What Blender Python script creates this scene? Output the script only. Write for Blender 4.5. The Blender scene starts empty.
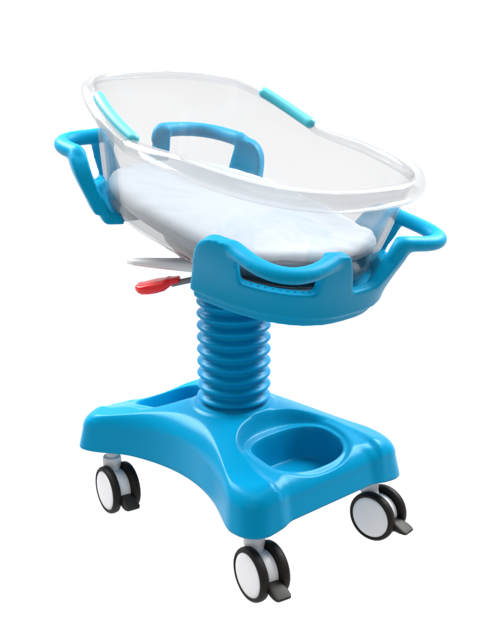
import bpy, bmesh, math, random
import numpy as np
from mathutils import Vector, Matrix, noise

random.seed(4)
R = math.radians
scene = bpy.context.scene
col = scene.collection

# ------------------------------------------------------------------ camera
CAM = (1.40084558, -1.22622252, 0.99407514)
AZ, PITCH, FPX = 137.88593846691558, 17.05494128131772, 998.309
cam_data = bpy.data.cameras.new('camera')
cam = bpy.data.objects.new('camera', cam_data)
col.objects.link(cam)
cam.location = CAM
cam.rotation_euler = (R(90 - PITCH), 0, R(AZ - 90))
cam_data.sensor_fit = 'VERTICAL'
cam_data.sensor_height = 24
cam_data.lens = FPX / 644 * 24
cam_data.clip_start = 0.05
cam_data.clip_end = 200
scene.camera = cam

# ------------------------------------------------------------------ light
world = bpy.data.worlds.new('World')
scene.world = world
world.use_nodes = True
bgn = world.node_tree.nodes['Background']
bgn.inputs['Color'].default_value = (1, 1, 1, 1)
bgn.inputs['Strength'].default_value = 0.22


def area(name, loc, target, sx, sy, power, color=(1, 1, 1)):
    d = bpy.data.lights.new(name, 'AREA')
    d.shape = 'RECTANGLE'
    d.size, d.size_y, d.energy, d.color = sx, sy, power, color
    o = bpy.data.objects.new(name, d)
    col.objects.link(o)
    o.location = loc
    o.rotation_euler = (Vector(target) - Vector(loc)).to_track_quat('-Z', 'Y').to_euler()
    return o


FW = Vector((math.cos(R(AZ)), math.sin(R(AZ)), 0))      # horizontal view direction
RT = Vector((math.sin(R(AZ)), -math.cos(R(AZ)), 0))
area('overhead_softbox', Vector((0, 0, 4.2)), (0, 0, 0.3), 4.0, 4.0, 200)
area('softbox_right', RT * 2.3 + FW * 1.5 + Vector((0, 0, 3.0)), (0, 0, 0.35), 2.0, 2.0, 290)
area('softbox_left', -RT * 2.3 + FW * 1.5 + Vector((0, 0, 3.0)), (0, 0, 0.35), 2.0, 2.0, 290)
area('front_fill', -FW * 3.2 - RT * 0.6 + Vector((0, 0, 1.9)), (0, 0, 0.5), 3.0, 2.0, 22)  # added fill, lightens the mattress sides and faces towards the camera
lamp = area('underfloor_fill_lamp', FW * 3.0 + Vector((0, 0, -0.6)), FW * 3.0, 8.0, 8.0, 217)  # added lamp under the translucent floor, washes out cast shadows
lamp.rotation_euler = (math.pi, 0, R(AZ))
area('backdrop_fill_lamp', FW * 6.4 + Vector((0, 0, 2.0)), FW * 4.8 + Vector((0, 0, 2.0)), 16.0, 6.0, 238)  # added lamp behind the sweep, keeps the background white

scene.view_settings.view_transform = 'Standard'
scene.view_settings.look = 'None'
scene.view_settings.exposure = 0
scene.view_settings.gamma = 1
scene.cycles.max_bounces = 14
scene.cycles.transparent_max_bounces = 24
scene.cycles.use_denoising = True


# ------------------------------------------------------------------ materials
def srgb(r, g, b):
    f = lambda c: c / 12.92 if c <= 0.04045 else ((c + 0.055) / 1.055) ** 2.4
    return (f(r / 255), f(g / 255), f(b / 255), 1)


def plastic(name, colour, rough=0.35, bump=0.0, bump_scale=300, vary=0.05, coat=0.0, spec=0.5, stint=(1, 1, 1, 1)):
    m = bpy.data.materials.new(name)
    m.use_nodes = True
    nt = m.node_tree
    b = nt.nodes['Principled BSDF']
    tc = nt.nodes.new('ShaderNodeTexCoord')
    n1 = nt.nodes.new('ShaderNodeTexNoise')
    n1.inputs['Scale'].default_value = 9
    n1.inputs['Detail'].default_value = 4
    nt.links.new(tc.outputs['Object'], n1.inputs['Vector'])
    mix = nt.nodes.new('ShaderNodeMix')
    mix.data_type = 'RGBA'
    mix.inputs['A'].default_value = [c * (1 - vary) for c in colour[:3]] + [1]
    mix.inputs['B'].default_value = [min(1, c * (1 + vary)) for c in colour[:3]] + [1]
    nt.links.new(n1.outputs['Fac'], mix.inputs['Factor'])
    nt.links.new(mix.outputs['Result'], b.inputs['Base Color'])
    mr = nt.nodes.new('ShaderNodeMapRange')
    mr.inputs['To Min'].default_value = rough * 0.85
    mr.inputs['To Max'].default_value = rough * 1.15
    nt.links.new(n1.outputs['Fac'], mr.inputs['Value'])
    nt.links.new(mr.outputs['Result'], b.inputs['Roughness'])
    b.inputs['Specular IOR Level'].default_value = spec
    b.inputs['Specular Tint'].default_value = stint
    b.inputs['Coat Weight'].default_value = coat
    b.inputs['Coat Roughness'].default_value = 0.12
    if bump:
        n2 = nt.nodes.new('ShaderNodeTexNoise')
        n2.inputs['Scale'].default_value = bump_scale
        n2.inputs['Detail'].default_value = 3
        nt.links.new(tc.outputs['Object'], n2.inputs['Vector'])
        bp = nt.nodes.new('ShaderNodeBump')
        bp.inputs['Strength'].default_value = bump
        bp.inputs['Distance'].default_value = 0.001
        nt.links.new(n2.outputs['Fac'], bp.inputs['Height'])
        nt.links.new(bp.outputs['Normal'], b.inputs['Normal'])
    return m


def clear_plastic(name, tint, haze, gloss=0.5, haze_col=(0.66, 0.67, 0.68, 1), edge=0.66):
    """thin clear acrylic: straight-through light, fresnel gloss and a little milky haze"""
    m = bpy.data.materials.new(name)
    m.use_nodes = True
    nt = m.node_tree
    nt.nodes.clear()
    out = nt.nodes.new('ShaderNodeOutputMaterial')
    tr = nt.nodes.new('ShaderNodeBsdfTransparent')
    # longer path through the sheet at grazing angles: the edges of the acrylic read darker
    ef = nt.nodes.new('ShaderNodeLayerWeight')
    ef.inputs['Blend'].default_value = 0.5
    ep = nt.nodes.new('ShaderNodeMath')
    ep.operation = 'POWER'
    ep.inputs[1].default_value = 6.0
    nt.links.new(ef.outputs['Facing'], ep.inputs[0])
    em = nt.nodes.new('ShaderNodeMix')
    em.data_type = 'RGBA'
    em.inputs['A'].default_value = tint
    em.inputs['B'].default_value = (edge, edge, edge * 1.01, 1)
    nt.links.new(ep.outputs[0], em.inputs['Factor'])
    nt.links.new(em.outputs['Result'], tr.inputs['Color'])
    df = nt.nodes.new('ShaderNodeBsdfTranslucent')
    df.inputs['Color'].default_value = haze_col
    df2 = nt.nodes.new('ShaderNodeBsdfDiffuse')
    df2.inputs['Color'].default_value = haze_col
    hz = nt.nodes.new('ShaderNodeMixShader')
    hz.inputs[0].default_value = 0.4
    nt.links.new(df.outputs[0], hz.inputs[1])
    nt.links.new(df2.outputs[0], hz.inputs[2])
    m1 = nt.nodes.new('ShaderNodeMixShader')
    tc = nt.nodes.new('ShaderNodeTexCoord')
    nz = nt.nodes.new('ShaderNodeTexNoise')
    nz.inputs['Scale'].default_value = 6
    nz.inputs['Detail'].default_value = 3
    nt.links.new(tc.outputs['Object'], nz.inputs['Vector'])
    mr = nt.nodes.new('ShaderNodeMapRange')
    mr.inputs['To Min'].default_value = haze * 0.75
    mr.inputs['To Max'].default_value = haze * 1.25
    nt.links.new(nz.outputs['Fac'], mr.inputs['Value'])
    nt.links.new(mr.outputs['Result'], m1.inputs[0])
    nt.links.new(tr.outputs[0], m1.inputs[1])
    nt.links.new(hz.outputs[0], m1.inputs[2])
    gl = nt.nodes.new('ShaderNodeBsdfGlossy')
    gl.inputs['Roughness'].default_value = 0.09
    gl.inputs['Color'].default_value = (0.95, 0.95, 0.95, 1)
    fr = nt.nodes.new('ShaderNodeLayerWeight')
    fr.inputs['Blend'].default_value = 0.5
    pw = nt.nodes.new('ShaderNodeMath')
    pw.operation = 'POWER'
    pw.inputs[1].default_value = 4.0
    nt.links.new(fr.outputs['Facing'], pw.inputs[0])
    ma = nt.nodes.new('ShaderNodeMath')
    ma.operation = 'MULTIPLY_ADD'
    ma.inputs[1].default_value = gloss
    ma.inputs[2].default_value = 0.03
    nt.links.new(pw.outputs[0], ma.inputs[0])
    m2 = nt.nodes.new('ShaderNodeMixShader')
    nt.links.new(ma.outputs[0], m2.inputs[0])
    nt.links.new(m1.outputs[0], m2.inputs[1])
    nt.links.new(gl.outputs[0], m2.inputs[2])
    nt.links.new(m2.outputs[0], out.inputs['Surface'])
    return m


M_BLUE = plastic('moulded_blue_plastic', (0.002, 0.265, 0.475, 1), 0.38, 0.12, 420, 0.04, spec=0.12, stint=(0.25, 0.8, 1, 1))
M_BASE = plastic('glossy_blue_plastic', (0.001, 0.235, 0.44, 1), 0.27, 0.05, 200, 0.04, spec=0.15, stint=(0.25, 0.8, 1, 1))
M_BELLOWS = plastic('blue_rubber', (0.001, 0.25, 0.49, 1), 0.30, 0.05, 200, 0.04, spec=0.12, stint=(0.25, 0.8, 1, 1))
M_TEAL = plastic('teal_soft_plastic', (0.045, 0.38, 0.46, 1), 0.4, 0.1, 300, 0.04)
M_WHITE = plastic('white_nylon', (0.66, 0.66, 0.675, 1), 0.4, 0.1, 300, 0.03)
M_LEVER = plastic('white_enamel', (0.66, 0.66, 0.67, 1), 0.35, 0.08, 300, 0.02)
M_GREY = plastic('grey_painted_metal', (0.36, 0.36, 0.37, 1), 0.4, 0.1, 300, 0.05)
M_STEEL = plastic('dark_steel', (0.16, 0.16, 0.17, 1), 0.35, 0.1, 300, 0.1)
M_TYRE = plastic('black_rubber', (0.010, 0.008, 0.007, 1), 0.55, 0.3, 500, 0.15, spec=0.2)
M_PEDAL = plastic('dark_grey_nylon', (0.018, 0.016, 0.014, 1), 0.5, 0.3, 400, 0.1, spec=0.25)
M_RED = plastic('red_plastic', (0.76, 0.008, 0.012, 1), 0.3, 0.08, 300, 0.05)
M_SLOT = plastic('dark_vent', (0.002, 0.03, 0.07, 1), 0.6, 0, 300, 0.05)
M_CLEAR = clear_plastic('clear_acrylic', (0.885, 0.885, 0.888, 1), 0.05, haze_col=(0.5, 0.505, 0.51, 1))
M_RIM = clear_plastic('clear_acrylic_lip', (0.90, 0.902, 0.905, 1), 0.25, gloss=0.55, edge=0.42)

# white ground made translucent so added lamps below and behind wash out shadows
M_SWEEP = bpy.data.materials.new('backlit_white_sheet')
M_SWEEP.use_nodes = True
nt = M_SWEEP.node_tree
nt.nodes.clear()
o_ = nt.nodes.new('ShaderNodeOutputMaterial')
mx = nt.nodes.new('ShaderNodeMixShader')
mx.inputs[0].default_value = 0.93
d_ = nt.nodes.new('ShaderNodeBsdfDiffuse')
d_.inputs['Color'].default_value = (0.84, 0.84, 0.84, 1)
t_ = nt.nodes.new('ShaderNodeBsdfTranslucent')
t_.inputs['Color'].default_value = (0.92, 0.92, 0.92, 1)
nt.links.new(d_.outputs[0], mx.inputs[1])
nt.links.new(t_.outputs[0], mx.inputs[2])
nt.links.new(mx.outputs[0], o_.inputs['Surface'])

# mattress cloth: weave bump + larger soft creases
M_CLOTH = bpy.data.materials.new('pale_blue_cloth')
M_CLOTH.use_nodes = True
nt = M_CLOTH.node_tree
pb = nt.nodes['Principled BSDF']
pb.inputs['Base Color'].default_value = (0.235, 0.268, 0.297, 1)
pb.inputs['Roughness'].default_value = 0.75
pb.inputs['Sheen Weight'].default_value = 0.2
pb.inputs['Subsurface Weight'].default_value = 1.0
pb.inputs['Subsurface Radius'].default_value = (1, 1, 1)
pb.inputs['Subsurface Scale'].default_value = 0.09
tc = nt.nodes.new('ShaderNodeTexCoord')
wv = nt.nodes.new('ShaderNodeTexNoise')
wv.inputs['Scale'].default_value = 28
wv.inputs['Detail'].default_value = 6
wv.inputs['Distortion'].default_value = 0.6
nt.links.new(tc.outputs['Object'], wv.inputs['Vector'])
bp = nt.nodes.new('ShaderNodeBump')
bp.inputs['Strength'].default_value = 0.22
bp.inputs['Distance'].default_value = 0.006
nt.links.new(wv.outputs['Fac'], bp.inputs['Height'])
wv2 = nt.nodes.new('ShaderNodeTexNoise')
wv2.inputs['Scale'].default_value = 900
nt.links.new(tc.outputs['Object'], wv2.inputs['Vector'])
bp2 = nt.nodes.new('ShaderNodeBump')
bp2.inputs['Strength'].default_value = 0.25
bp2.inputs['Distance'].default_value = 0.0006
nt.links.new(wv2.outputs['Fac'], bp2.inputs['Height'])
nt.links.new(bp.outputs['Normal'], bp2.inputs['Normal'])
nt.links.new(bp2.outputs['Normal'], pb.inputs['Normal'])


# ------------------------------------------------------------------ helpers
def mesh_obj(name, verts, faces, mat, parent=None, smooth=True, angle=None):
    me = bpy.data.meshes.new(name)
    me.from_pydata([tuple(v) for v in verts], [], faces)
    bm = bmesh.new()
    bm.from_mesh(me)
    bmesh.ops.recalc_face_normals(bm, faces=bm.faces)
    bm.to_mesh(me)
    bm.free()
    me.materials.append(mat)
    if smooth:
        if angle is None:
            me.shade_smooth()
        else:
            me.shade_smooth()
            me.set_sharp_from_angle(angle=R(angle))
    o = bpy.data.objects.new(name, me)
    col.objects.link(o)
    if parent:
        o.parent = parent
    return o


class MB:
    def __init__(self):
        self.v, self.f = [], []

    def add(self, verts, faces):
        k = len(self.v)
        self.v += [Vector(p) for p in verts]
        self.f += [tuple(i + k for i in f) for f in faces]

    def rings(self, rings, closed=False, caps=True):
        """skin a list of equal-length loops"""
        n = len(rings[0])
        k = len(self.v)
        for r in rings:
            self.v += [Vector(p) for p in r]
        m = len(rings)
        for i in range(m if closed else m - 1):
            a, b = k + i * n, k + ((i + 1) % m) * n
            for j in range(n):
                self.f.append((a + j, a + (j + 1) % n, b + (j + 1) % n, b + j))
        if caps and not closed:
            self.f.append(tuple(k + j for j in range(n))[::-1])
            self.f.append(tuple(k + (m - 1) * n + j for j in range(n)))

    def lathe(self, prof, M=Matrix.Identity(4), n=48, closed=False):
        """prof: list of (r, z) revolved about local Z"""
        rings = [[M @ Vector((max(r, 1e-5) * math.cos(2 * math.pi * j / n), max(r, 1e-5) * math.sin(2 * math.pi * j / n), z))
                  for j in range(n)] for r, z in prof]
        self.rings(rings, closed, not closed)

    def tube(self, pts, rad, n=16, caps_round=True, flat=1.0, upv=Vector((0, 0, 1))):
        pts = [Vector(p) for p in pts]
        rads = rad if isinstance(rad, (list, tuple)) else [rad] * len(pts)
        if caps_round:
            d0 = (pts[0] - pts[1]).normalized()
            d1 = (pts[-1] - pts[-2]).normalized()
            pre, post = [], []
            for k in range(5):
                a = k / 5 * math.pi / 2
                pre.append((pts[0] + d0 * rads[0] * math.cos(a), rads[0] * max(math.sin(a), 0.03)))
                post.append((pts[-1] + d1 * rads[-1] * math.sin(math.pi / 2 * (k + 1) / 5), rads[-1] * max(math.cos(math.pi / 2 * (k + 1) / 5), 0.03)))
            seq = pre + list(zip(pts, rads)) + post
        else:
            seq = list(zip(pts, rads))
        rings = []
        P = [s[0] for s in seq]
        for i, (p, r) in enumerate(seq):
            t = (P[min(i + 1, len(P) - 1)] - P[max(i - 1, 0)]).normalized()
            b = t.cross(upv).normalized()
            nn = b.cross(t)
            rings.append([p + b * r * math.cos(2 * math.pi * j / n) + nn * r * flat * math.sin(2 * math.pi * j / n) for j in range(n)])
        self.rings(rings)

    def box(self, c, s, M=Matrix.Identity(4)):
        c = Vector(c)
        vs = [M @ (c + Vector((x * s[0] / 2, y * s[1] / 2, z * s[2] / 2))) for x in (-1, 1) for y in (-1, 1) for z in (-1, 1)]
        self.add(vs, [(0, 1, 3, 2), (4, 6, 7, 5), (0, 4, 5, 1), (2, 3, 7, 6), (0, 2, 6, 4), (1, 5, 7, 3)])

    def build(self, name, mat, parent=None, smooth=True, angle=None):
        return mesh_obj(name, self.v, self.f, mat, parent, smooth, angle)


def empty(name, loc=(0, 0, 0), parent=None):
    o = bpy.data.objects.new(name, None)
    o.empty_display_size = 0.1
    col.objects.link(o)
    o.location = loc
    if parent:
        o.parent = parent
    return o


def sstep(a, b, x):
    k = min(1, max(0, (x - a) / (b - a)))
    return k * k * (3 - 2 * k)


def lerp(a, b, k):
    return a + (b - a) * k


def sup(a, b, n, t, c=0.0):
    ct, st = math.cos(t), math.sin(t)
    return (c + a * math.copysign(abs(ct) ** (2 / n), ct), b * math.copysign(abs(st) ** (2 / n), st))


def even_ts(a, b, n, count):
    """parameters that space points evenly along a superellipse"""
    M_ = 8000
    tt = np.linspace(0, 2 * math.pi, M_ + 1)
    ct, st = np.cos(tt), np.sin(tt)
    x = a * np.sign(ct) * np.abs(ct) ** (2 / n)
    y = b * np.sign(st) * np.abs(st) ** (2 / n)
    arc = np.concatenate([[0], np.cumsum(np.hypot(np.diff(x), np.diff(y)))])
    return [float(v) for v in np.interp(np.arange(count) / count * arc[-1], arc, tt)]


# the tilted frame of the basin (head end raised): u along, v across, w up
TH = R(11)
Z0 = 0.583


def T(u, v, w):
    return Vector((u * math.cos(TH) + w * math.sin(TH), v, Z0 - u * math.sin(TH) + w * math.cos(TH)))


def remeshed(o, voxel, smooth_iter, fac=0.5):
    m = o.modifiers.new('remesh', 'REMESH')
    m.mode = 'VOXEL'
    m.voxel_size = voxel
    s = o.modifiers.new('smooth', 'SMOOTH')
    s.iterations = smooth_iter
    s.factor = fac
    dg = bpy.context.evaluated_depsgraph_get()
    dg.update()
    me = bpy.data.meshes.new_from_object(o.evaluated_get(dg))
    o.modifiers.clear()
    return me


def split_mesh(me, test, names, mats, parents):
    """cut one moulded surface into named meshes, keeping the surface's own smooth normals"""
    nv = len(me.vertices)
    co = [v.co.copy() for v in me.vertices]
    no = [v.normal.copy() for v in me.vertices]
    groups = {}
    for p in me.polygons:
        groups.setdefault(test(p.center), []).append(tuple(p.vertices))
    objs = {}
    for key, fs in groups.items():
        used = sorted({i for f in fs for i in f})
        mp = {i: k for k, i in enumerate(used)}
        m2 = bpy.data.meshes.new(names[key])
        m2.from_pydata([co[i] for i in used], [], [tuple(mp[i] for i in f) for f in fs])
        m2.materials.append(mats[key])
        m2.shade_smooth()
        m2.normals_split_custom_set_from_vertices([no[i] for i in used])
        ob = bpy.data.objects.new(names[key], m2)
        col.objects.link(ob)
        objs[key] = ob
    for key, ob in objs.items():
        p = parents[key]
        ob.parent = objs[p] if p in objs else p
    return objs


# ------------------------------------------------------------------ setting: a white sweep, translucent for the added fill lamps
mb = MB()
prof = []
B0, RAD, HT = 3.2, 1.6, 5.0
prof.append((-5.0, 0.0))
for k in range(21):
    prof.append((lerp(-5.0, B0, (k + 1) / 21), 0.0))
for k in range(1, 25):
    a = k / 24 * math.pi / 2
    prof.append((B0 + RAD * math.sin(a), RAD - RAD * math.cos(a)))
prof.append((B0 + RAD, HT))
ws = [-7 + 14 * k / 20 for k in range(21)]
vs = [tuple(FW * d + RT * x + Vector((0, 0, z))) for d, z in prof for x in ws]
fs = [(i * 21 + j, i * 21 + j + 1, (i + 1) * 21 + j + 1, (i + 1) * 21 + j) for i in range(len(prof) - 1) for j in range(20)]
sweep = mesh_obj('studio_backdrop', vs, fs, M_SWEEP)
sweep['kind'] = 'structure'

# ------------------------------------------------------------------ the bassinet
root = empty('hospital_bassinet')
root['label'] = 'blue wheeled hospital bassinet with clear basin and pleated column on four casters'
root['category'] = 'baby bassinet'

# ---- base: waisted moulded cover with a recessed tray at each end
NR, NK = 720, 220


def hw(x):
    """half width of the base at x"""
    k = min(1.0, abs(x + 0.012) / 0.225)
    return 0.133 + 0.076 * (k ** 2.0) * (1.0 - 0.10 * k ** 6)


def outline(phi):
    d = Vector((math.cos(phi), math.sin(phi)))
    lo, hi = 0.0, 0.6
    for _ in range(40):
        m = (lo + hi) / 2
        x, y = d.x * m, d.y * m
        L = 0.276 - 0.006 * (1 - sstep(0.105, 0.130, abs(y)))
        cr = 0.042
        h = hw(x)
        ax, ay = abs(x), abs(y)
        inside = ax < L and ay < h
        if inside and ax > L - cr and ay > h - cr:
            inside = (ax - (L - cr)) ** 2 + (ay - (h - cr)) ** 2 < cr * cr
        if inside:
            lo = m
        else:
            hi = m
    return lo


OUT = [outline(2 * math.pi * i / NR) for i in range(NR)]
OUT = [sum(OUT[(i + d) % NR] for d in (-2, -1, 0, 1, 2)) / 5 for i in range(NR)]


def tray_f(x, y, cx, a, b, n):
    return (abs((abs(x) - cx) / a) ** n + abs(y / b) ** n) ** (1 / n)


def top_z(x, y):
    dome = 0.258 - 0.038 * sstep(0.05, 0.36, math.hypot(x * 0.95, y * 1.25)) - 0.012 * sstep(.06, .2, abs(y))
    dome += 0.003 * (1 - sstep(0.078, 0.088, math.hypot(x, y)))
    ra, rb = (0.142, 0.136) if x > 0 else (0.150, 0.150)
    f1 = tray_f(x, y, 0.225, ra, rb, 2.2) if abs(x) < 0.225 else abs(y) / rb
    k1 = 1 - sstep(0.915, 1.03, f1)
    shelf = 0.230 - 0.022 * sstep(0.15, 0.28, abs(x))
    z = lerp(dome, min(shelf, dome), k1)
    f2 = tray_f(x, y, 0.178, 0.086, 0.110, 2.5)
    z -= 0.006 * (1 - sstep(0.90, 1.0, f2)) * (1 if f2 < 1.2 else 0)
    f3 = tray_f(x, y, 0.180, 0.064, 0.088, 2.6)
    z -= 0.062 * (1 - sstep(0.87, 1.05, f3))
    return z


verts, faces = [Vector((0, 0, top_z(0, 0)))], []
RND = 0.038
for k in range(1, NK + 1):
    rho = (k / NK)
    rho = 1 - (1 - rho) ** 1.15
    for i in range(NR):
        ph = 2 * math.pi * i / NR
        r = OUT[i] * rho
        x, y = r * math.cos(ph), r * math.sin(ph)
        d = OUT[i] - r
        z = top_z(x, y)
        if d < RND:
            z -= (RND - math.sqrt(max(0, RND ** 2 - (RND - d) ** 2))) * 0.9
        verts.append(Vector((x, y, z)))


def bottom_z(i):
    ph = 2 * math.pi * i / NR
    x, y = OUT[i] * math.cos(ph), OUT[i] * math.sin(ph)
    corner = sstep(0.10, 0.17, abs(y)) * sstep(0.13, 0.22, abs(x))
    return 0.140 - 0.007 * corner 


def ring_at(scale_add, zf):
    out = []
    for i in range(NR):
        ph = 2 * math.pi * i / NR
        r = OUT[i] + scale_add
        out.append(Vector((r * math.cos(ph), r * math.sin(ph), zf(i))))
    return out


last = verts[-NR:]
side = []
for q in (0.12, 0.25, 0.4, 0.55, 0.7, 0.85, 0.96):
    side.append([Vector((v.x * (1 + 0.03 * q), v.y * (1 + 0.03 * q), lerp(v.z, bottom_z(i), q))) for i, v in enumerate(last)])
side.append([Vector((v.x * 1.024, v.y * 1.024, bottom_z(i))) for i, v in enumerate(last)])
side.append([Vector((v.x * 0.975, v.y * 0.975, bottom_z(i) + 0.001)) for i, v in enumerate(last)])
side.append([Vector((v.x * 0.965, v.y * 0.965, bottom_z(i) + 0.02)) for i, v in enumerate(last)])
side.append([Vector((v.x * 0.5, v.y * 0.5, 0.132)) for i, v in enumerate(last)])
for s in side:
    verts += s
tot = NK + len(side)
for i in range(NR):
    faces.append((0, 1 + i, 1 + (i + 1) % NR))
for k in range(tot - 1):
    a, b = 1 + k * NR, 1 + (k + 1) * NR
    for i in range(NR):
        j = (i + 1) % NR
        faces.append((a + i, b + i, b + j, a + j))
a = 1 + (tot - 1) * NR
verts.append(Vector((0, 0, 0.132)))
for i in range(NR):
    faces.append((a + i, len(verts) - 1, a + (i + 1) % NR))
tmp = bpy.data.meshes.new('tmp')
tmp.from_pydata([tuple(v) for v in verts], [], faces)
bm = bmesh.new()
bm.from_mesh(tmp)
bmesh.ops.recalc_face_normals(bm, faces=bm.faces)
bm.verts.ensure_lookup_table()
sv = [bm.verts[i] for i in range(1 + 10 * NR, 1 + (NK - 12) * NR)]
for _ in range(5):
    bmesh.ops.smooth_vert(bm, verts=sv, factor=0.5, use_axis_x=True, use_axis_y=True, use_axis_z=True)
bm.to_mesh(tmp)
bm.free()


def base_test(c):
    if c.z > 0.135 and tray_f(c.x, c.y, 0.180, 0.0655, 0.090, 2.6) < 1.0:
        return 'foot' if c.x > 0 else 'head'
    return 'base'


split_mesh(tmp, base_test, {'base': 'base_cover', 'foot': 'storage_tray', 'head': 'storage_tray'},
           {'base': M_BASE, 'foot': M_BASE, 'head': M_BASE}, {'base': root, 'foot': root, 'head': root})

# ---- bellows column
mb = MB()
prof = []
zb, zt = 0.2605, 0.545
pitch = 0.0243
prof.append((0.074, zb - 0.012))
prof.append((0.074, zb))
z = zb
n = int((zt - zb) / pitch)
for k in range(n):
    for q in range(13):
        a = q / 12 * 2 * math.pi
        r = 0.0715 - 0.0075 * math.cos(a) ** 1
        r = 0.0612 + 0.0118 * (0.5 - 0.5 * math.cos(a)) ** 0.85
        prof.append((r, zb + 0.001 + pitch * (k + q / 13)))
prof.append((0.07, zt))
mb.lathe(prof, Matrix.Identity(4), 96)
mb.build('bellows', M_BELLOWS, root)

# ---- support frame under the basin
mb = MB()
rings = []
for w, a, b in ((-0.050, 0.09, 0.07), (-0.046, 0.10, 0.08), (-0.030, 0.15, 0.085), (0.004, 0.165, 0.10), (0.009, 0.16, 0.095)):
    rings.append([T(*sup(a, b, 3.2, 2 * math.pi * j / 64), w) for j in range(64)])
mb.rings(rings)
mb.build('support_frame', M_GREY, root, angle=40)

# ---- cradles: one moulded end piece at each end with two loop handles
BAND = (0.325, 0.200, 2.5)
RING = (0.352, 0.238, 3.2)


def cradle_pt(t, w, inset=0.0, head=1):
    k = sstep(-0.02, 0.115, w)
    a, b, n_ = (lerp(BAND[q], RING[q], k) for q in range(3))
    u, v = sup(a - inset, b - inset, n_, t)
    return (u - 0.008, v)


# stations by arc length along the ring
ts = [R(-115 + 230 * k / 2000) for k in range(2001)]
pl = [Vector(cradle_pt(t, 0.05)) for t in ts]
acc = [0]
for i in range(1, len(pl)):
    acc.append(acc[-1] + (pl[i] - pl[i - 1]).length)
mid = acc[1000]


def t_at(s):
    s += mid
    lo = 0
    hi = len(acc) - 1
    while hi - lo > 1:
        m = (lo + hi) // 2
        if acc[m] < s:
            lo = m
        else:
            hi = m
    f = (s - acc[lo]) / max(1e-9, acc[hi] - acc[lo])
    return lerp(ts[lo], ts[hi], f)


S_END0, S_END1 = 0.044, 0.084      # end post
BARW = 0.108


def height(s, S_SIDE0, S_SIDE1, up=0.0, head=False):
    S_END0, S_END1 = (0.044, 0.082) if head else (0.064, 0.100) if s > 0 else (0.028, 0.092)
    s = abs(s)
    lo, band, post = 0.030, 0.036, 0.109 + up * 0.8
    if s < 0.20:
        h = lerp(lo, post + 0.001, sstep(S_END0 - 0.012, S_END0 + 0.022, s))
        h = lerp(h, band, sstep(S_END1 - 0.003, S_END1 + 0.012, s))
    else:
        h = lerp(band, post, sstep(S_SIDE0 - 0.014, S_SIDE0 + 0.008, s))
        q = min(1, max(0, (s - (S_SIDE1 - 0.040)) / 0.044))
        h -= 0.046 * (1 - math.sqrt(1 - q * q))
    return h


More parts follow.
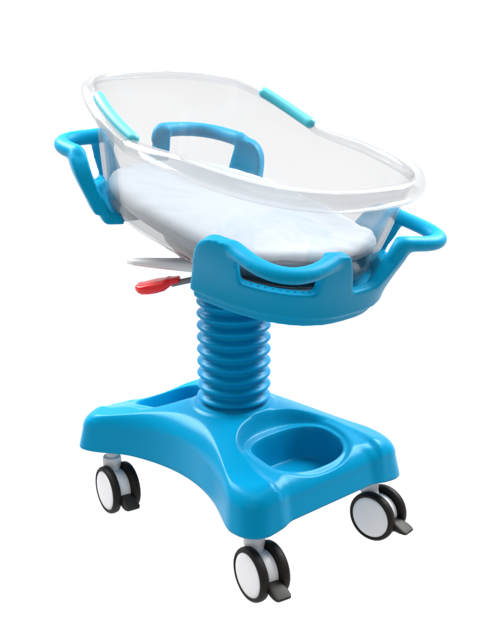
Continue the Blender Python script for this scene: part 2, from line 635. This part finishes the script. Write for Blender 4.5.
def make_cradle(sign):
    def side(s):
        if sign > 0:
            return 0.245, 0.328
        return (0.242, 0.318) if s > 0 else (0.218, 0.272)
    S_SIDE0, S_SIDE1 = side(1)
    send0, send1 = -side(-1)[1] - 0.004, side(1)[1] + 0.004
    up = 0.0 if sign > 0 else 0.017
    bw = BARW + up
    low = 0.0 if sign > 0 else 0.030
    bulge = 0.043 if sign > 0 else 0.030

    def P(t, w, inset):
        u, v = cradle_pt(t, w, inset)
        if sign < 0:
            u = -u - 0.016
        return T(u, v, w)
    mb = MB()
    N = 200
    rings = []
    for i in range(N + 1):
        s = lerp(send0, send1, i / N)
        t = t_at(s)
        h = height(s, *side(s), up, sign < 0)
        th = lerp(0.024, 0.030, sstep(0.05, 0.1, h))
        loop = []
        nw = 8
        for q in range(nw + 1):
            w = lerp(-0.018 + low, h, q / nw)
            loop.append(P(t, w, 0.0))
        for q in range(nw + 1):
            w = lerp(h, -0.018 + low, q / nw)
            loop.append(P(t, w, th))
        rings.append(loop)
    mb.rings(rings)
    # lower lip, a step in from the band
    rings = []
    for i in range(N + 1):
        s = lerp(send0 + 0.004, send1 - 0.004, i / N)
        t = t_at(s)
        rings.append([P(t, -0.036 + low, 0.015), P(t, -0.030 + low, 0.011), P(t, -0.012 + low, 0.011), P(t, -0.012 + low, 0.05), P(t, -0.034 + low, 0.05)])
    mb.rings(rings)
    # floor of the cradle
    rings = []
    for w in (-0.032 + low, 0.006):
        loop = []
        for i in range(N + 1):
            s = lerp(send0, send1, i / N)
            loop.append(P(t_at(s), w, 0.016))
        rings.append(loop)
    mb.rings(rings)
    # the two loop bars
    for sg in (-1, 1):
        pts = []
        for i in range(61):
            s = sg * lerp((0.066 if sign < 0 else 0.086 if sg > 0 else 0.068), side(sg)[0] + 0.012, i / 60)
            k = math.sin(math.pi * i / 60)
            t = t_at(s)
            u, v = cradle_pt(t, bw, 0.015 - bulge * k ** 1.3)
            if sign < 0:
                u = -u - 0.016
            pts.append(T(u, v, bw - 0.008 - 0.006 * k))
        # both ends bend down into their posts
        for first_ in (True, False):
            p0, p1 = (pts[0], pts[3]) if first_ else (pts[-1], pts[-4])
            d = (p0 - p1).normalized()
            for q in range(1, 6):
                a = q / 5 * math.pi / 2
                e = p0 + d * 0.016 * math.sin(a) - (T(0, 0, 1) - T(0, 0, 0)) * 0.022 * (1 - math.cos(a))
                if first_:
                    pts.insert(0, e)
                else:
                    pts.append(e)
        n_ = len(pts)
        mb.tube(pts, [lerp(0.0115, 0.0160, sstep(0, 6, min(i, n_ - 1 - i))) for i in range(n_)], 16, flat=0.88 if sign > 0 else 1.0)
    tmp = mb.build('tmp_cradle', M_BLUE)
    me = remeshed(tmp, 0.0026, 26)
    bpy.data.objects.remove(tmp)
    e0v = cradle_pt(t_at(S_END1 + 0.004), BARW)[1]
    e1u = {g: cradle_pt(t_at(side(g)[0] - 0.004), BARW)[0] for g in (-1, 1)}

    def test(c):
        # back to u, v, w
        x, z = c.x, c.z - Z0
        u = x * math.cos(TH) - z * math.sin(TH)
        w = x * math.sin(TH) + z * math.cos(TH)
        if w > 0.068:
            au = u if sign > 0 else -u - 0.016
            if abs(c.y) > e0v and au > e1u[1 if c.y > 0 else -1]:
                return 'h1' if c.y > 0 else 'h0'
        return 'body'
    objs = split_mesh(me, test, {'body': 'cradle', 'h0': 'loop_handle', 'h1': 'loop_handle'},
                      {k: M_BLUE for k in ('body', 'h0', 'h1')}, {'body': root, 'h0': 'body', 'h1': 'body'})
    # small drain slots along the rail under each loop
    for sg in (-1, 1):
        for i in range(9):
            s = sg * lerp(S_END1 + 0.03, side(sg)[0] - 0.03, i / 8)
            u0, v0 = cradle_pt(t_at(s), 0.03, 0.009)
            u1, v1 = cradle_pt(t_at(s + 0.0015), 0.03, 0.009)
            if sign < 0:
                u0, u1 = -u0 - 0.016, -u1 - 0.016
            mb = MB()
            mb.tube([T(u0, v0, 0.0358), T(u1, v1, 0.0358)], 0.0013, 8)
            mb.build('drain_slot', M_SLOT, objs['body'])


make_cradle(1)
make_cradle(-1)

# ---- clear basin
RA, RB, RN, RC = 0.325, 0.224, 2.6, 0.0     # rim
BA, BB, BN, BC = 0.280, 0.174, 2.7, -0.006    # bottom


def TB(u, v, w):
    return T(u, v, w - 0.015 * v)


def rim_w(u):
    a, b = -0.245, -0.045
    k = min(1, max(0, (u - a) / (b - a)))
    e = 0.12
    # straight ramp with eased ends
    k = k - e * math.sin(2 * math.pi * k) / (2 * math.pi)
    return 0.248 - 0.048 * k + 0.006 * sstep(-0.03, 0.10, u)


NB = 240
BTS = even_ts(RA, RB, RN, NB)


def basin_ring(k, inset, wadd=0.0, rim_off=0.0):
    """k 0 at floor edge .. 1 at rim"""
    loop = []
    for j in range(NB):
        t = BTS[j]
        u0, v0 = sup(BA - inset, BB - inset, BN, t, BC)
        u1, v1 = sup(RA - inset, RB - inset, RN, t, RC)
        e = k ** 0.8
        u, v = lerp(u0, u1, e), lerp(v0, v1, e)
        w = lerp(0.017 + wadd, rim_w(u1) + rim_off, k)
        loop.append(TB(u, v, w))
    return loop


def basin_floor(sc, w):
    return [TB(*sup(BA * sc, BB * sc, BN, BTS[j], BC), w) for j in range(NB)]


mb = MB()
rings = [basin_floor(0.02, 0.011), basin_floor(0.5, 0.011), basin_floor(0.85, 0.011), basin_floor(0.95, 0.0118)]
for k in (0.0, 0.02, 0.05, 0.1, 0.2, 0.35, 0.5, 0.65, 0.8, 0.9, 0.96, 1.0):
    rings.append(basin_ring(k, -0.0 + 0.004 * max(0, 1 - k / 0.05)))
for k in (1.0, 0.96, 0.9, 0.8, 0.65, 0.5, 0.35, 0.2, 0.1, 0.05, 0.03):
    rings.append(basin_ring(k, 0.004))
rings += [basin_floor(0.93, 0.0158), basin_floor(0.85, 0.015), basin_floor(0.5, 0.015), basin_floor(0.02, 0.015)]
mb.rings(rings)
basin = mb.build('basin', M_CLEAR, root)

# rolled lip
mb = MB()
rings = []
NL = 360
RTS = even_ts(RA, RB, RN, NL)
for j in range(NL):
    t = RTS[j]
    u1, v1 = sup(RA, RB, RN, t, RC)
    ua, va = sup(RA, RB, RN, RTS[j - 1], RC)
    ub, vb = sup(RA, RB, RN, RTS[(j + 1) % NL], RC)
    tg = Vector((ub - ua, vb - va)).normalized()
    nx, ny = tg.y, -tg.x
    w = rim_w(u1)
    sec = []
    drop = lerp(0.015, 0.028, sstep(-0.1, 0.15, u1))
    for q in range(28):
        a = 2 * math.pi * q / 28
        dx = 0.0070 + 0.0130 * math.cos(a)
        dz = -0.006 + drop * 0.62 * math.sin(a) - 0.32 * dx
        sec.append(TB(u1 + nx * dx, v1 + ny * dx, w + dz))
    rings.append(sec)
mb.rings(rings, closed=True)
rim = mb.build('rim', M_RIM, basin)

# teal grips along the sloping stretch of the rim
for sg in (-1, 1):
    pts, rad = [], []
    for i in range(41):
        u = lerp(-0.188 if sg < 0 else -0.178, -0.048 if sg < 0 else -0.056, i / 40)
        x = abs(u / RA)
        v = RB * (1 - x ** RN) ** (1 / RN)
        pts.append(TB(u, sg * (v - 0.004), rim_w(u) + 0.001))
        rad.append(0.0110)
    mb = MB()
    mb.tube(pts, rad, 20)
    mb.build('edge_grip', M_TEAL, basin)

# ---- levers under the basin
mb = MB()
A0, A1 = Vector((-0.115, -0.166, 0.551)), Vector((0.06, -0.02, 0.545))


def blade(mb, a, b, w0, w1, h0, h1, n=14):
    d = (b - a).normalized()
    sd = d.cross(Vector((0, 0, 1))).normalized()
    up = sd.cross(d)
    rings = []
    for i in range(n + 1):
        k = i / n
        e = math.sqrt(max(0, 1 - (1 - min(1, k / 0.12)) ** 2)) if k < 0.12 else 1
        e = max(e, 0.25)
        w, h = lerp(w0, w1, k) * e, lerp(h0, h1, k) * lerp(0.6, 1, e)
        c = a.lerp(b, k)
        rings.append([c + sd * w * math.copysign(abs(math.cos(2 * math.pi * q / 24)) ** 0.6, math.cos(2 * math.pi * q / 24))
                      + up * h * math.copysign(abs(math.sin(2 * math.pi * q / 24)) ** 0.7, math.sin(2 * math.pi * q / 24)) for q in range(24)])
    mb.rings(rings)


blade(mb, A0, A1, 0.013, 0.024, 0.006, 0.017)
lever = mb.build('tilt_lever', M_LEVER, root)
lever['label'] = 'white tapered lever under the basin'

mb = MB()
sh = Vector((0.017, 0.021, 0.006))
mb.tube([Vector((-0.06, -0.135, 0.506)) + sh, Vector((-0.03, -0.105, 0.516)) + sh, Vector((0.01, -0.06, 0.54)) + sh], 0.006, 12)
stem = mb.build('release_lever', M_STEEL, root)
mb = MB()
ga, gb = Vector((-0.116, -0.181, 0.497)) + sh, Vector((-0.050, -0.126, 0.513)) + sh
gd = (gb - ga).normalized()
gs = gd.cross(Vector((0, 0, 1))).normalized()
gu = gs.cross(gd)
rings = []
for k, w_, h_ in ((0.0, 0.006, 0.003), (0.02, 0.012, 0.0065), (0.07, 0.0185, 0.011), (0.16, 0.0235, 0.0125), (0.32, 0.026, 0.0145), (0.5, 0.0255, 0.0150),
                  (0.66, 0.022, 0.0138), (0.76, 0.0185, 0.0120), (0.80, 0.0155, 0.0095), (0.84, 0.014, 0.008), (0.96, 0.0125, 0.0075), (1.0, 0.009, 0.005)):
    c_ = ga.lerp(gb, k) + gu * (0.004 * k - 0.0025 * (h_ > 0.012))
    rings.append([c_ + gs * w_ * math.copysign(abs(math.cos(2 * math.pi * q / 32)) ** 0.6, math.cos(2 * math.pi * q / 32))
                  + gu * h_ * math.copysign(abs(math.sin(2 * math.pi * q / 32)) ** 0.55, math.sin(2 * math.pi * q / 32)) * (0.55 if math.sin(2 * math.pi * q / 32) > 0 else 1) for q in range(32)])
mb.rings(rings)
mb.build('grip', M_RED, stem)


# ---- casters
def make_caster():
    c = empty('caster', (0, 0, 0), root)
    # local origin on the floor under the swivel stem; wheels trail towards +x
    cx, r = 0.024, 0.05
    RX = Matrix.Translation((cx, 0, r)) @ Matrix.Rotation(R(90), 4, 'X')
    for sg in (-1, 1):
        M = RX @ Matrix.Rotation(math.pi if sg > 0 else 0, 4, 'X')
        # outer face towards local +z of M
        mb = MB()
        mb.lathe([(0.036, 0.0155), (0.0405, 0.028), (0.0418, 0.0305), (0.0442, 0.0312), (0.0472, 0.0300), (0.0494, 0.0268),
                  (0.05, 0.0235), (0.05, 0.019), (0.049, 0.0150), (0.0455, 0.0135), (0.036, 0.0132)], M, 64, closed=True)
        mb.build('tyre', M_TYRE, c)
        mb = MB()
        mb.lathe([(0.0, 0.0318), (0.02, 0.0316), (0.034, 0.0310), (0.0395, 0.0302), (0.0412, 0.0288), (0.0405, 0.026), (0.036, 0.016), (0.0, 0.016)], M, 64)
        mb.build('hub_cap', M_WHITE, c, angle=50)
    # fork body between the wheels
    mb = MB()
    mb.lathe([(0.0, -0.0128), (0.036, -0.0128), (0.0375, -0.011), (0.0375, 0.011), (0.036, 0.0128), (0.0, 0.0128)], RX, 64)
    # neck up to the stem
    rings = []
    for k in range(9):
        q = k / 8
        zz = lerp(0.055, 0.1, q)
        xx = lerp(cx, 0.0, sstep(0, 0.9, q))
        rx = lerp(0.026, 0.019, q)
        ry = lerp(0.0125, 0.019, sstep(0.6, 1, q))
        rings.append([Vector((xx + rx * math.cos(2 * math.pi * j / 32), ry * math.sin(2 * math.pi * j / 32), zz)) for j in range(32)])
    mb.rings(rings)
    mb.build('fork', M_WHITE, c, angle=50)
    mb = MB()
    mb.lathe([(0.0, 0.092), (0.0185, 0.092), (0.0195, 0.094), (0.0195, 0.109), (0.018, 0.112), (0.0125, 0.113), (0.0115, 0.115), (0.0115, 0.16), (0.0, 0.16)], Matrix.Identity(4), 40)
    mb.build('stem', M_WHITE, c, angle=40)
    # brake pedal
    mb = MB()
    rings = []
    for x, zc, hy, hz in ((cx + 0.026, 0.040, 0.010, 0.010), (cx + 0.038, 0.039, 0.0125, 0.010), (cx + 0.048, 0.037, 0.0165, 0.009),
                          (cx + 0.060, 0.0345, 0.0175, 0.0065), (cx + 0.069, 0.0325, 0.0165, 0.004), (cx + 0.073, 0.0315, 0.014, 0.0025)):
        rings.append([Vector((x, hy * math.copysign(abs(math.cos(2 * math.pi * j / 28)) ** 0.45, math.cos(2 * math.pi * j / 28)),
                              zc + hz * math.copysign(abs(math.sin(2 * math.pi * j / 28)) ** 0.6, math.sin(2 * math.pi * j / 28)))) for j in range(28)])
    mb.rings(rings)
    mb.build('brake_pedal', M_PEDAL, c, angle=50)
    return c


first = make_caster()
spots = [(0.229, -0.154, -10), (-0.215, -0.153, -10), (0.223, 0.160, 8), (-0.223, 0.160, 4)]
for i, (x, y, swivel) in enumerate(spots):
    c = first
    if i:
        c = first.copy()
        col.objects.link(c)
        for ch in list(first.children):
            d = ch.copy()
            col.objects.link(d)
            d.parent = c
    c.location = (x, y, 0)
    c.rotation_euler = (0, 0, R(swivel))

# ------------------------------------------------------------------ mattress inside the basin
mb = MB()
NM = 220
MA, MBB, MN, MC = 0.291, 0.183, 2.6, -0.006
rings = []


MTS = even_ts(MA, MBB, MN, NM)


def mat_ring(sc, w, seed, amp):
    loop = []
    for j in range(NM):
        t = MTS[j]
        u, v = sup(MA * sc, MBB * sc, MN, t, MC)
        p = Vector((u * 26, v * 26, seed + w * 12))
        amp2 = amp * (1 + 0.9 * sstep(0.1, 0.25, u))
        q = noise.noise(p) * amp2 * 0.4 + noise.noise(p * 2.3) * amp2 * 0.4
        if 0.0205 < w < 0.062:
            q -= 0.020 * sstep(0.02, 0.18, u) * sstep(0.75, 0.93, sc) * (1 - sstep(0.045, 0.064, w)) * sstep(0.021, 0.038, w)
        # the cover bunches up against the foot wall
        lift = 0.022 * sstep(0.15, 0.28, u) * sstep(0.5, 1.0, sc) if w > 0.03 else 0
        loop.append(T(u + (0.012 * sstep(0.2, 0.28, u) if w > 0.05 else 0) + q * 0.4 * math.cos(t), v + q * 0.4 * math.sin(t), w + q + lift))
    return loop


for sc, w, amp in ((0.02, 0.020, 0), (0.5, 0.020, 0), (0.74, 0.0215, 0.001), (0.83, 0.028, 0.003), (0.89, 0.037, 0.005), (0.93, 0.0445, 0.006), (0.957, 0.050, 0.006),
                   (0.973, 0.056, 0.005), (0.974, 0.062, 0.004), (0.966, 0.067, 0.004), (0.945, 0.0715, 0.004), (0.905, 0.075, 0.004), (0.84, 0.077, 0.004),
                   (0.72, 0.078, 0.003), (0.6, 0.0785, 0.003), (0.45, 0.079, 0.003), (0.3, 0.079, 0.002), (0.15, 0.079, 0.001), (0.02, 0.079, 0.0)):
    rings.append(mat_ring(sc, w, 0.3, amp))
mb.rings(rings)
mat = mb.build('mattress', M_CLOTH)
mat['label'] = 'pale blue quilted mattress lying inside the clear basin'
mat['category'] = 'mattress'
mb = MB()
loop = mat_ring(0.9745, 0.0585, 0.3, 0.0045)
rings = []
for i in range(NM):
    t = (loop[(i + 1) % NM] - loop[i - 1]).normalized()
    b = t.cross(Vector((0, 0, 1))).normalized()
    n_ = b.cross(t)
    rings.append([loop[i] + b * 0.0016 * math.cos(2 * math.pi * q / 10) + n_ * 0.0016 * math.sin(2 * math.pi * q / 10) for q in range(10)])
mb.rings(rings, closed=True)
mb.build('piping', M_CLOTH, mat)
